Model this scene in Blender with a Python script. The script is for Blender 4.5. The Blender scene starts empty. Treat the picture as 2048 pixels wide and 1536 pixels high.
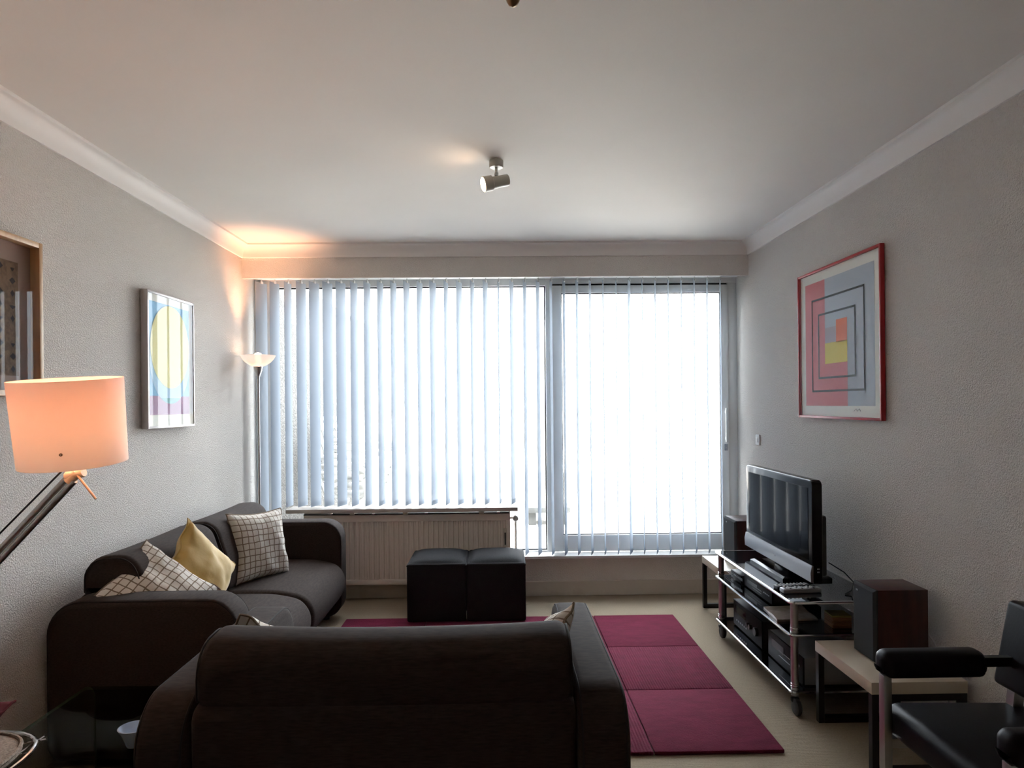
import bpy, bmesh, math, random
from mathutils import Vector, Matrix, noise
random.seed(7)
PI = math.pi
SC = bpy.context.scene
COL = SC.collection

# ------------------------------------------------------------------ camera
F, YAW, ROLL = 1365.0, 0.015, 0.0095
fwd = Vector((math.sin(YAW), math.cos(YAW), 0)); r0 = Vector((math.cos(YAW), -math.sin(YAW), 0)); u0 = Vector((0, 0, 1))
right = r0 * math.cos(ROLL) - u0 * math.sin(ROLL); up = u0 * math.cos(ROLL) + r0 * math.sin(ROLL)
cam = bpy.data.cameras.new('camera'); camo = bpy.data.objects.new('camera', cam); COL.objects.link(camo)
M = Matrix.Identity(4)
for i in range(3):
    M[i][0], M[i][1], M[i][2] = right[i], up[i], -fwd[i]
M[2][3] = 1.45
camo.matrix_world = M
cam.sensor_width = 36.0; cam.lens = F / 2048 * 36.0
cam.shift_x = (1024 - 1017.48) / 2048; cam.shift_y = (806.8 - 768) / 2048
cam.clip_start = 0.05; cam.clip_end = 3000
SC.camera = camo

# ------------------------------------------------------------------ light and exposure
SC.view_settings.view_transform = 'Standard'; SC.view_settings.look = 'None'
SC.view_settings.gamma = 1.0; SC.view_settings.use_curve_mapping = False
SC.view_settings.exposure = 2.42
w = bpy.data.worlds.new('hazy_bright_sky'); SC.world = w; w.use_nodes = True
bg = w.node_tree.nodes['Background']
bg.inputs[0].default_value = (0.86, 0.93, 1.0, 1); bg.inputs[1].default_value = 3.5
sun = bpy.data.lights.new('sun', 'SUN'); sun.energy = 14.0; sun.angle = math.radians(0.6); sun.color = (1.0, 0.92, 0.80)
suno = bpy.data.objects.new('sun', sun); COL.objects.link(suno)
suno.rotation_euler = Vector((-0.90, 1.0, -0.486)).to_track_quat('-Z', 'Y').to_euler()
suno.location = (3, -6, 9)
SC.cycles.max_bounces = 14; SC.cycles.diffuse_bounces = 8; SC.cycles.transparent_max_bounces = 24
SC.cycles.caustics_reflective = False; SC.cycles.caustics_refractive = False
SC.cycles.sample_clamp_indirect = 8.0

# ------------------------------------------------------------------ materials
def new_mat(name):
    m = bpy.data.materials.new(name); m.use_nodes = True
    return m, m.node_tree, m.node_tree.nodes['Principled BSDF']
def N(nt, typ, **kw):
    n = nt.nodes.new(typ)
    for k, v in kw.items():
        if k.startswith('i_'):
            key = k[2:]; key = int(key) if key.isdigit() else key.replace('_', ' ')
            n.inputs[key].default_value = v
        else:
            setattr(n, k, v)
    return n
def rgba(c): return (c[0], c[1], c[2], 1)
def mat(name, col, rough=0.5, metal=0.0, bump=None, vary=None, coat=0.0, spec=0.5, sheen=0.0, stretch=None):
    """bump=(scale,distance,strength) noise relief; vary=(scale,colour2,lo,hi) blotches; stretch=object-space scaling"""
    m, nt, b = new_mat(name)
    b.inputs['Base Color'].default_value = rgba(col); b.inputs['Roughness'].default_value = rough
    b.inputs['Metallic'].default_value = metal; b.inputs['Coat Weight'].default_value = coat
    b.inputs['Coat Roughness'].default_value = 0.05
    b.inputs['Specular IOR Level'].default_value = spec
    if sheen:
        b.inputs['Sheen Weight'].default_value = sheen; b.inputs['Sheen Roughness'].default_value = 0.5
    tc = N(nt, 'ShaderNodeTexCoord'); vec = tc.outputs['Object']
    if stretch:
        mp = N(nt, 'ShaderNodeMapping'); mp.inputs['Scale'].default_value = stretch
        nt.links.new(vec, mp.inputs['Vector']); vec = mp.outputs['Vector']
    if vary:
        n = N(nt, 'ShaderNodeTexNoise', i_Scale=vary[0], i_Detail=5.0); nt.links.new(vec, n.inputs['Vector'])
        r = N(nt, 'ShaderNodeMapRange', i_1=vary[2], i_2=vary[3]); nt.links.new(n.outputs[0], r.inputs[0])
        mx = N(nt, 'ShaderNodeMix', data_type='RGBA'); mx.inputs[6].default_value = rgba(col); mx.inputs[7].default_value = rgba(vary[1])
        nt.links.new(r.outputs[0], mx.inputs[0]); nt.links.new(mx.outputs[2], b.inputs['Base Color'])
    if bump:
        n = N(nt, 'ShaderNodeTexNoise', i_Scale=bump[0], i_Detail=2.5, i_Roughness=0.55); nt.links.new(tc.outputs['Object'] if not stretch else vec, n.inputs['Vector'])
        bp = N(nt, 'ShaderNodeBump', i_Distance=bump[1], i_Strength=bump[2])
        nt.links.new(n.outputs[0], bp.inputs['Height']); nt.links.new(bp.outputs[0], b.inputs['Normal'])
    return m
def plaster(name, col, scale=85, dist=0.007):
    m, nt, b = new_mat(name)
    b.inputs['Base Color'].default_value = rgba(col); b.inputs['Roughness'].default_value = 0.85
    b.inputs['Specular IOR Level'].default_value = 0.25
    tc = N(nt, 'ShaderNodeTexCoord')
    n = N(nt, 'ShaderNodeTexNoise', i_Scale=scale, i_Detail=3.0, i_Roughness=0.6, i_Distortion=0.4)
    nt.links.new(tc.outputs['Object'], n.inputs['Vector'])
    r = N(nt, 'ShaderNodeMapRange', i_1=0.35, i_2=0.68); nt.links.new(n.outputs[0], r.inputs[0])
    bp = N(nt, 'ShaderNodeBump', i_Distance=dist, i_Strength=0.9)
    nt.links.new(r.outputs[0], bp.inputs['Height']); nt.links.new(bp.outputs[0], b.inputs['Normal'])
    return m
def pane_mat(name, tint=(1, 1, 1), ior=1.5, boost=1.0):
    m = bpy.data.materials.new(name); m.use_nodes = True; nt = m.node_tree; nt.nodes.clear()
    o = N(nt, 'ShaderNodeOutputMaterial'); mix = N(nt, 'ShaderNodeMixShader'); fr = N(nt, 'ShaderNodeFresnel', i_IOR=ior)
    t = N(nt, 'ShaderNodeBsdfTransparent'); t.inputs[0].default_value = rgba(tint)
    g = N(nt, 'ShaderNodeBsdfGlossy'); g.inputs['Roughness'].default_value = 0.01
    gm = N(nt, 'ShaderNodeNewGeometry'); k = N(nt, 'ShaderNodeMath', operation='SUBTRACT'); k.inputs[0].default_value = 1.0
    nt.links.new(gm.outputs['Backfacing'], k.inputs[1])
    kk = N(nt, 'ShaderNodeMath', operation='MULTIPLY'); nt.links.new(fr.outputs[0], kk.inputs[0]); nt.links.new(k.outputs[0], kk.inputs[1]); fac = kk.outputs[0]
    if boost != 1.0:
        mu = N(nt, 'ShaderNodeMath', operation='MULTIPLY', use_clamp=True); mu.inputs[1].default_value = boost
        nt.links.new(fac, mu.inputs[0]); fac = mu.outputs[0]
    nt.links.new(fac, mix.inputs[0]); nt.links.new(t.outputs[0], mix.inputs[1]); nt.links.new(g.outputs[0], mix.inputs[2])
    nt.links.new(mix.outputs[0], o.inputs[0])
    return m
def translucent_mat(name, col, trans, clear=0.0, gloss=0.0):
    m = bpy.data.materials.new(name); m.use_nodes = True; nt = m.node_tree; nt.nodes.clear()
    o = N(nt, 'ShaderNodeOutputMaterial')
    d = N(nt, 'ShaderNodeBsdfDiffuse'); d.inputs[0].default_value = rgba(col)
    t = N(nt, 'ShaderNodeBsdfTranslucent'); t.inputs[0].default_value = rgba(col)
    mx = N(nt, 'ShaderNodeMixShader'); mx.inputs[0].default_value = trans
    nt.links.new(d.outputs[0], mx.inputs[1]); nt.links.new(t.outputs[0], mx.inputs[2]); out = mx.outputs[0]
    if clear:
        tr = N(nt, 'ShaderNodeBsdfTransparent'); m2 = N(nt, 'ShaderNodeMixShader'); m2.inputs[0].default_value = clear
        nt.links.new(out, m2.inputs[1]); nt.links.new(tr.outputs[0], m2.inputs[2]); out = m2.outputs[0]
    nt.links.new(out, o.inputs[0])
    return m
def emit_mat(name, col, s):
    m, nt, b = new_mat(name)
    b.inputs['Base Color'].default_value = rgba(col); b.inputs['Emission Color'].default_value = rgba(col); b.inputs['Emission Strength'].default_value = s
    return m
def glass_mat(name, col=(1, 1, 1), ior=1.45, rough=0.0):
    m, nt, b = new_mat(name)
    b.inputs['Base Color'].default_value = rgba(col); b.inputs['Roughness'].default_value = rough
    b.inputs['Transmission Weight'].default_value = 1.0; b.inputs['IOR'].default_value = ior
    return m

MT = {}
MT['wall'] = plaster('rough_cast_plaster', (0.86, 0.82, 0.765), 150, 0.0075)
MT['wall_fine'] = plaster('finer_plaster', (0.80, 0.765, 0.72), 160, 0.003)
MT['ceil'] = mat('matt_ceiling_paint', (0.78, 0.75, 0.71), 0.8, bump=(9, 0.002, 0.15), vary=(1.6, (0.755, 0.725, 0.685), 0.45, 0.7), spec=0.2)
MT['cornice'] = mat('white_cornice_paint', (0.84, 0.81, 0.78), 0.6, spec=0.3)
MT['white_paint'] = mat('white_gloss_paint', (0.70, 0.70, 0.69), 0.35, vary=(3, (0.64, 0.64, 0.63), 0.4, 0.7))
MT['skirting'] = mat('cream_skirting_paint', (0.62, 0.57, 0.50), 0.5, vary=(6, (0.50, 0.44, 0.37), 0.55, 0.75))
MT['dark_seal'] = mat('black_rubber_seal', (0.015, 0.016, 0.02), 0.6)
MT['pane'] = pane_mat('window_glass')
MT['picture_glass'] = pane_mat('picture_glass', ior=1.14)
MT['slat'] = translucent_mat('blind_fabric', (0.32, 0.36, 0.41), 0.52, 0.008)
MT['plastic_white'] = mat('white_plastic', (0.62, 0.62, 0.61), 0.4)
MT['sofa'] = mat('brown_woven_fabric', (0.045, 0.032, 0.027), 0.9, bump=(420, 0.0006, 0.35), vary=(190, (0.028, 0.020, 0.017), 0.35, 0.68), spec=0.12, sheen=0.03, stretch=(0.16, 0.5, 1))
MT['sofa_seam'] = mat('dark_seam_thread', (0.018, 0.014, 0.013), 0.9)
MT['ottoman'] = mat('charcoal_fabric', (0.016, 0.016, 0.018), 0.85, bump=(330, 0.0015, 0.4), vary=(200, (0.024, 0.024, 0.026), 0.4, 0.65), spec=0.12)
MT['chrome'] = mat('chrome', (0.72, 0.72, 0.73), 0.14, 1.0)
MT['steel'] = mat('brushed_steel', (0.50, 0.49, 0.47), 0.30, 1.0)
MT['black_glass'] = mat('black_glass', (0.004, 0.005, 0.008), 0.03, coat=0.3)
MT['black_plastic'] = mat('black_plastic', (0.008, 0.008, 0.009), 0.4)
MT['gloss_black'] = mat('glossy_black_plastic', (0.006, 0.006, 0.007), 0.12, spec=0.18)
MT['device_front'] = mat('satin_black_front', (0.006, 0.006, 0.007), 0.45, spec=0.10)
MT['cup_window_glow'] = mat('painted_window_glow', (0.58, 0.68, 0.82), 0.15, coat=0.4)  # pale blue stands in for window light refracted by a glass tumbler
MT['black_metal'] = mat('black_lacquered_metal', (0.008, 0.008, 0.009), 0.4)
MT['rubber'] = mat('grey_rubber', (0.03, 0.03, 0.032), 0.55)
MT['leather'] = mat('black_leather', (0.007, 0.007, 0.009), 0.42, spec=0.12, bump=(160, 0.0006, 0.35))
MT['silver'] = mat('silver_plastic', (0.30, 0.31, 0.33), 0.32, 0.3)
MT['screen'] = mat('dark_screen', (0.006, 0.007, 0.009), 0.05, spec=0.03)
MT['cherry'] = mat('cherry_veneer', (0.060, 0.015, 0.012), 0.45, vary=(30, (0.036, 0.009, 0.008), 0.4, 0.65), stretch=(1, 1, 0.12))
MT['grille'] = mat('grey_speaker_cloth', (0.030, 0.034, 0.037), 0.9, bump=(500, 0.001, 0.4))
MT['table_white'] = mat('cream_laminate', (0.62, 0.54, 0.43), 0.30)
MT['radiator'] = mat('cream_radiator_enamel', (0.72, 0.645, 0.58), 0.45)
MT['board'] = mat('laminated_shelf_board', (0.50, 0.46, 0.42), 0.18)
MT['dark_gap'] = mat('dark_grille', (0.05, 0.05, 0.05), 0.6)
MT['red_frame'] = mat('red_lacquered_frame', (0.42, 0.025, 0.028), 0.35)
MT['alu_frame'] = mat('pale_metal_frame', (0.55, 0.52, 0.52), 0.35, 0.2)
MT['oak'] = mat('light_wood_frame', (0.52, 0.33, 0.16), 0.5, vary=(40, (0.42, 0.25, 0.11), 0.4, 0.65), stretch=(1, 1, 0.1))
MT['paper'] = mat('matt_paper', (0.62, 0.56, 0.50), 0.7)
MT['print_white'] = mat('print_offwhite', (0.78, 0.79, 0.72), 0.7)
MT['print_grey'] = mat('print_blue_grey', (0.45, 0.51, 0.57), 0.7)
MT['print_red'] = mat('print_red', (0.62, 0.20, 0.21), 0.7)
MT['print_black'] = mat('print_charcoal', (0.02, 0.022, 0.025), 0.7)
MT['print_orange'] = mat('print_orange', (0.75, 0.20, 0.09), 0.7)
MT['print_yellow'] = mat('print_yellow', (0.72, 0.62, 0.12), 0.7)
MT['print_lilac'] = mat('print_lilac_grey', (0.42, 0.38, 0.42), 0.7)
MT['art_blue'] = mat('print_sky_blue', (0.17, 0.45, 0.70), 0.7)
MT['art_pale'] = mat('print_pale_blue', (0.32, 0.55, 0.72), 0.7)
MT['art_yellow'] = mat('print_pale_yellow', (0.72, 0.68, 0.26), 0.7)
MT['art_teal'] = mat('print_teal', (0.16, 0.42, 0.45), 0.7)
MT['art_mauve'] = mat('print_mauve', (0.34, 0.18, 0.30), 0.7)
MT['taupe'] = mat('taupe_mount', (0.24, 0.17, 0.13), 0.8)
MT['textile'] = mat('brown_textile', (0.15, 0.095, 0.05), 0.95, bump=(180, 0.002, 0.5), vary=(45, (0.09, 0.055, 0.03), 0.4, 0.6))
MT['textile_dark'] = mat('dark_textile_motif', (0.02, 0.016, 0.014), 0.95)
MT['cord_white'] = mat('white_cord', (0.6, 0.58, 0.55), 0.6)
MT['cable_black'] = mat('black_cable', (0.01, 0.01, 0.01), 0.5)
MT['shade'] = translucent_mat('lamp_shade_card', (0.84, 0.78, 0.74), 0.38)
MT['bowl'] = translucent_mat('frosted_glass_bowl', (0.88, 0.84, 0.82), 0.45, 0.12)
MT['bulb'] = emit_mat('lit_warm_bulb', (1.0, 0.68, 0.44), 3.2)
MT['spot_face'] = emit_mat('lit_spot_lens', (1.0, 0.66, 0.40), 7)
MT['lamp_beige'] = mat('beige_lamp_metal', (0.62, 0.48, 0.33), 0.4)
MT['lamplit_metal'] = mat('lamplit_metal_rod', (0.62, 0.40, 0.26), 0.35, 0.6)  # orange light of the lamp put into the lever's metal colour
MT['lamp_white'] = mat('off_white_lamp_metal', (0.52, 0.50, 0.44), 0.4)
MT['brass'] = mat('aged_brass', (0.22, 0.15, 0.08), 0.4, 0.8)
MT['pad'] = mat('beige_woven_pad', (0.36, 0.29, 0.23), 0.95, bump=(220, 0.003, 0.7), vary=(160, (0.24, 0.19, 0.15), 0.45, 0.6))
MT['red_velvet'] = mat('dark_red_velvet', (0.075, 0.002, 0.004), 0.85, spec=0.15)
MT['table_glass'] = pane_mat('smoky_table_glass', (0.62, 0.64, 0.60), ior=1.07)
MT['glass_edge'] = mat('polished_glass_edge', (0.10, 0.12, 0.07), 0.15)
MT['yellow_velvet'] = mat('mustard_velvet', (0.52, 0.33, 0.07), 0.75, vary=(7, (0.58, 0.40, 0.13), 0.4, 0.65), bump=(45, 0.003, 0.25), sheen=0.3)
MT['magazine'] = mat('magazine_paper', (0.42, 0.35, 0.30), 0.4, vary=(18, (0.55, 0.50, 0.46), 0.5, 0.6))
MT['card_orange'] = mat('orange_card', (0.20, 0.09, 0.03), 0.6)
MT['card_yellow'] = mat('yellow_card', (0.22, 0.18, 0.03), 0.6)
MT['concrete'] = mat('weathered_concrete', (0.12, 0.12, 0.115), 0.8, vary=(9, (0.09, 0.09, 0.088), 0.4, 0.7))
MT['beach'] = mat('pale_sand_far_below', (0.72, 0.69, 0.62), 0.9)
MT['white_render'] = mat('white_render', (0.78, 0.77, 0.74), 0.8)
MT['green_label'] = mat('small_white_label', (0.5, 0.5, 0.5), 0.6)

def fabric_grid():
    m, nt, b = new_mat('white_cotton_with_brown_grid')
    uv = N(nt, 'ShaderNodeTexCoord')
    nz = N(nt, 'ShaderNodeTexNoise', i_Scale=5.0, i_Detail=2.0); nt.links.new(uv.outputs['UV'], nz.inputs['Vector'])
    mix = N(nt, 'ShaderNodeMix', data_type='RGBA', blend_type='LINEAR_LIGHT'); mix.inputs[0].default_value = 0.018
    nt.links.new(uv.outputs['UV'], mix.inputs[6]); nt.links.new(nz.outputs['Color'], mix.inputs[7])
    br = N(nt, 'ShaderNodeTexBrick', offset=0.0, i_Scale=11.0, i_Mortar_Size=0.085, i_Mortar_Smooth=0.25, i_Brick_Width=1.0, i_Row_Height=1.0)
    br.inputs['Color1'].default_value = (0.74, 0.70, 0.64, 1); br.inputs['Color2'].default_value = (0.68, 0.63, 0.56, 1); br.inputs['Mortar'].default_value = (0.22, 0.165, 0.115, 1)
    nt.links.new(mix.outputs[2], br.inputs['Vector'])
    nt.links.new(br.outputs['Color'], b.inputs['Base Color']); b.inputs['Roughness'].default_value = 0.9
    bp = N(nt, 'ShaderNodeBump', i_Distance=0.003, i_Strength=0.4); nt.links.new(br.outputs['Fac'], bp.inputs['Height']); bp.invert = True
    nt.links.new(bp.outputs[0], b.inputs['Normal'])
    return m
MT['grid_fabric'] = fabric_grid()

def carpet():
    m, nt, b = new_mat('beige_loop_carpet')
    b.inputs['Roughness'].default_value = 0.95; b.inputs['Specular IOR Level'].default_value = 0.1
    tc = N(nt, 'ShaderNodeTexCoord')
    n = N(nt, 'ShaderNodeTexNoise', i_Scale=140.0, i_Detail=3.0); nt.links.new(tc.outputs['Object'], n.inputs['Vector'])
    wv = N(nt, 'ShaderNodeTexWave', bands_direction='Y', i_Scale=45.0, i_Distortion=2.0, i_Detail=2.0, i_Detail_Scale=4.0); nt.links.new(tc.outputs['Object'], wv.inputs['Vector'])
    mx = N(nt, 'ShaderNodeMix', data_type='RGBA'); mx.inputs[6].default_value = (0.28, 0.225, 0.162, 1); mx.inputs[7].default_value = (0.42, 0.35, 0.262, 1)
    nt.links.new(n.outputs[0], mx.inputs[0]); nt.links.new(mx.outputs[2], b.inputs['Base Color'])
    ad = N(nt, 'ShaderNodeMath', operation='ADD'); nt.links.new(n.outputs[0], ad.inputs[0]); nt.links.new(wv.outputs[0], ad.inputs[1])
    bp = N(nt, 'ShaderNodeBump', i_Distance=0.004, i_Strength=0.6); nt.links.new(ad.outputs[0], bp.inputs['Height']); nt.links.new(bp.outputs[0], b.inputs['Normal'])
    return m
MT['carpet'] = carpet()

def rug_mat(name, ribbed):
    m, nt, b = new_mat(name)
    b.inputs['Roughness'].default_value = 0.95; b.inputs['Specular IOR Level'].default_value = 0.1
    b.inputs['Sheen Weight'].default_value = 0.15; b.inputs['Sheen Tint'].default_value = (0.9, 0.3, 0.5, 1)
    tc = N(nt, 'ShaderNodeTexCoord'); mp = N(nt, 'ShaderNodeMapping'); mp.inputs['Scale'].default_value = (1, 2.6, 1)
    nt.links.new(tc.outputs['Object'], mp.inputs['Vector'])
    n = N(nt, 'ShaderNodeTexNoise', i_Scale=9.0, i_Detail=6.0, i_Roughness=0.65); nt.links.new(mp.outputs[0], n.inputs['Vector'])
    r = N(nt, 'ShaderNodeMapRange', i_1=0.3, i_2=0.7); nt.links.new(n.outputs[0], r.inputs[0])
    mx = N(nt, 'ShaderNodeMix', data_type='RGBA'); mx.inputs[6].default_value = (0.088, 0.007, 0.021, 1); mx.inputs[7].default_value = (0.145, 0.013, 0.037, 1)
    nt.links.new(r.outputs[0], mx.inputs[0]); nt.links.new(mx.outputs[2], b.inputs['Base Color'])
    f = N(nt, 'ShaderNodeTexNoise', i_Scale=260.0, i_Detail=2.0); nt.links.new(tc.outputs['Object'], f.inputs['Vector'])
    h = f.outputs[0]
    if ribbed:
        wv = N(nt, 'ShaderNodeTexWave', bands_direction='X', i_Scale=24.0, i_Distortion=0.6); nt.links.new(tc.outputs['Object'], wv.inputs['Vector'])
        ad = N(nt, 'ShaderNodeMath', operation='ADD'); nt.links.new(h, ad.inputs[0]); nt.links.new(wv.outputs[0], ad.inputs[1]); h = ad.outputs[0]
    bp = N(nt, 'ShaderNodeBump', i_Distance=0.006, i_Strength=0.6); nt.links.new(h, bp.inputs['Height']); nt.links.new(bp.outputs[0], b.inputs['Normal'])
    return m
MT['rug_plush'] = rug_mat('crimson_plush_pile', False); MT['rug_rib'] = rug_mat('crimson_ribbed_pile', True)

def pebbledash(name, ca, cb):
    m, nt, b = new_mat(name)
    b.inputs['Roughness'].default_value = 0.8
    tc = N(nt, 'ShaderNodeTexCoord'); v = N(nt, 'ShaderNodeTexVoronoi', i_Scale=55.0); nt.links.new(tc.outputs['Object'], v.inputs['Vector'])
    sp = N(nt, 'ShaderNodeSeparateColor'); nt.links.new(v.outputs['Color'], sp.inputs[0])
    mx = N(nt, 'ShaderNodeMix', data_type='RGBA'); mx.inputs[6].default_value = rgba(ca); mx.inputs[7].default_value = rgba(cb)
    nt.links.new(sp.outputs[0], mx.inputs[0]); nt.links.new(mx.outputs[2], b.inputs['Base Color'])
    bp = N(nt, 'ShaderNodeBump', i_Distance=0.01, i_Strength=0.8); bp.invert = True
    nt.links.new(v.outputs['Distance'], bp.inputs['Height']); nt.links.new(bp.outputs[0], b.inputs['Normal'])
    return m
MT['pebble'] = pebbledash('pebble_dash', (0.009, 0.0078, 0.006), (0.066, 0.061, 0.053))
MT['gravel'] = pebbledash('pale_gravel', (0.40, 0.38, 0.34), (0.72, 0.70, 0.66))

# ------------------------------------------------------------------ mesh helpers
def box(bm, x0, x1, y0, y1, z0, z1, bev=0.0, seg=2):
    vs = [bm.verts.new(p) for p in ((x0, y0, z0), (x1, y0, z0), (x1, y1, z0), (x0, y1, z0), (x0, y0, z1), (x1, y0, z1), (x1, y1, z1), (x0, y1, z1))]
    fs = [bm.faces.new([vs[i] for i in q]) for q in ((3, 2, 1, 0), (4, 5, 6, 7), (0, 1, 5, 4), (1, 2, 6, 5), (2, 3, 7, 6), (3, 0, 4, 7))]
    if bev > 0:
        es = {e for f in fs for e in f.edges}
        bmesh.ops.bevel(bm, geom=list(es), offset=bev, segments=seg, profile=0.5, affect='EDGES')
def bx(*a, **k):
    bm = bmesh.new(); box(bm, *a, **k); return bm
def loft(bm, rings, cap0=True, cap1=True, closed=True):
    L = [[bm.verts.new(p) for p in r] for r in rings]; n = len(L[0])
    for a, b in zip(L, L[1:]):
        for i in range(n if closed else n - 1):
            j = (i + 1) % n
            bm.faces.new((a[i], a[j], b[j], b[i]))
    if cap0: bm.faces.new(L[0][::-1])
    if cap1: bm.faces.new(L[-1])
    return L
def frame_of(d):
    d = d.normalized(); a = Vector((0, 0, 1)) if abs(d.z) < 0.9 else Vector((1, 0, 0))
    u = d.cross(a).normalized(); return u, d.cross(u).normalized()
def tube(bm, pts, r, seg=10, cyc=False):
    pts = [Vector(p) for p in pts]; n = len(pts); rings = []; u = None
    for i, p in enumerate(pts):
        if cyc: d = pts[(i + 1) % n] - pts[i - 1]
        else: d = pts[min(i + 1, n - 1)] - pts[max(i - 1, 0)]
        d = d.normalized()
        if u is None: u, v = frame_of(d)
        else:
            u = (u - d * u.dot(d)).normalized(); v = d.cross(u)
        rr = r[i] if isinstance(r, (list, tuple)) else r
        rings.append([p + (u * math.cos(2 * PI * k / seg) + v * math.sin(2 * PI * k / seg)) * rr for k in range(seg)])
    if cyc: rings.append(rings[0])
    loft(bm, rings, not cyc, not cyc)
    if cyc: bmesh.ops.remove_doubles(bm, verts=bm.verts, dist=1e-6)
def lathe(bm, prof, c=(0, 0, 0), seg=28, axis=None, cap0=False, cap1=False):
    """prof = (radius, height) pairs turned round an axis (default +z) through c"""
    ax = Vector(axis).normalized() if axis else Vector((0, 0, 1)); u, v = frame_of(ax); c = Vector(c)
    rings = [[c + ax * h + (u * math.cos(2 * PI * k / seg) + v * math.sin(2 * PI * k / seg)) * max(r, 1e-4) for k in range(seg)] for r, h in prof]
    loft(bm, rings, cap0, cap1)
def round_poly(pts, rads, n=6):
    out = []; m = len(pts)
    for i in range(m):
        p = Vector(pts[i]); a = Vector(pts[i - 1]); b = Vector(pts[(i + 1) % m]); r = rads[i]
        if r <= 0: out.append((p.x, p.y)); continue
        da = (a - p).normalized(); db = (b - p).normalized(); ang = da.angle(db); t = r / math.tan(ang / 2)
        c = p + (da + db).normalized() * (r / math.sin(ang / 2)); s = p + da * t - c; e = p + db * t - c
        th = s.angle(e); sgn = 1 if s.x * e.y - s.y * e.x > 0 else -1
        for k in range(n + 1):
            q = sgn * th * k / n; out.append((c.x + s.x * math.cos(q) - s.y * math.sin(q), c.y + s.x * math.sin(q) + s.y * math.cos(q)))
    return out
def spline(pts, n=5):
    out = []; m = len(pts); P = [Vector(p) for p in pts]
    for i in range(m):
        p0, p1, p2, p3 = P[i - 1], P[i], P[(i + 1) % m], P[(i + 2) % m]
        for k in range(n):
            t = k / n
            q = 0.5 * ((2 * p1) + (p2 - p0) * t + (2 * p0 - 5 * p1 + 4 * p2 - p3) * t * t + (3 * p1 - p0 - 3 * p2 + p3) * t ** 3)
            out.append((q.x, q.y))
    return out
def inset(prof, d):
    n = len(prof); area = sum(prof[i][0] * prof[(i + 1) % n][1] - prof[(i + 1) % n][0] * prof[i][1] for i in range(n)); s = 1 if area > 0 else -1
    out = []
    for i in range(n):
        a = Vector(prof[i - 1]); b = Vector(prof[(i + 1) % n]); t = (b - a).normalized()
        out.append((prof[i][0] - t.y * s * d, prof[i][1] + t.x * s * d))
    return out
def soft_prism(bm, prof, a0, a1, r, n=4, axis='x', sag=None):
    """profile swept along an axis with rounded ends; for axis x the profile is (y, z), for axis y it is (x, z)"""
    st = []
    for k in range(n + 1):
        q = PI / 2 * k / n; st.append((a0 + r * (1 - math.sin(q)), r * (1 - math.cos(q))))
    st = st[::-1]; st = [(a0 + r * (1 - math.cos(PI / 2 * k / n)), r * (1 - math.sin(PI / 2 * k / n))) for k in range(n + 1)]
    mid = [(a0 + r + (a1 - a0 - 2 * r) * k / 12, 0.0) for k in range(1, 12)] if sag else []
    en = [(a1 - (x - a0), d) for x, d in st[::-1]]
    rings = []
    for x, d in st + mid + en:
        pr = inset(prof, d) if d > 1e-7 else prof
        dz = sag(x) if sag else 0.0
        rings.append([((x, p[0], p[1] + dz) if axis == 'x' else (p[0], x, p[1] + dz)) for p in pr])
    loft(bm, rings)

WORLD = set()
def finish(bm, name, m, smooth=True, ang=40):
    bmesh.ops.recalc_face_normals(bm, faces=bm.faces)
    me = bpy.data.meshes.new(name); bm.to_mesh(me); bm.free()
    for x in (m if isinstance(m, (list, tuple)) else [m]): me.materials.append(x)
    if smooth:
        me.shade_smooth(); me.set_sharp_from_angle(angle=math.radians(ang))
    return me
def root_of(o):
    while o.parent: o = o.parent
    return o
def part(name, bm, m, parent, label=None, smooth=True, ang=40, kind=None):
    rt = root_of(parent)
    if rt.name in WORLD:
        bmesh.ops.translate(bm, vec=-rt.location, verts=bm.verts)
    o = bpy.data.objects.new(name, finish(bm, name, MT[m] if isinstance(m, str) else [MT[q] for q in m], smooth, ang)); COL.objects.link(o); o.parent = parent
    if label: o['label'] = label
    if kind: o['kind'] = kind
    return o
def thing(name, loc, label, cat, group=None, rot=(0, 0, 0), world=True, kind=None):
    o = bpy.data.objects.new(name, None); COL.objects.link(o); o.location = loc; o.rotation_euler = rot
    o.empty_display_size = 0.1
    if label: o['label'] = label
    if cat: o['category'] = cat
    if group: o['group'] = group
    if kind: o['kind'] = kind
    if world: WORLD.add(o.name)
    return o
def single(name, bm, m, loc, label, cat, group=None, rot=None, smooth=True, ang=40):
    if rot is None: bmesh.ops.translate(bm, vec=-Vector(loc), verts=bm.verts)
    o = bpy.data.objects.new(name, finish(bm, name, MT[m] if isinstance(m, str) else [MT[q] for q in m], smooth, ang)); COL.objects.link(o); o.location = loc
    if rot: o.rotation_euler = rot
    o['label'] = label; o['category'] = cat
    if group: o['group'] = group
    return o
def struct(name, bm, m, label=None, smooth=False, parent=None, ang=40):
    o = bpy.data.objects.new(name, finish(bm, name, MT[m], smooth, ang)); COL.objects.link(o)
    if parent: o.parent = parent
    else: o['kind'] = 'structure'
    if label: o['label'] = label
    return o
def copy_tree(o, parent=None):
    c = o.copy(); COL.objects.link(c)
    if parent: c.parent = parent
    for ch in list(o.children): copy_tree(ch, c)
    return c

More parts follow.
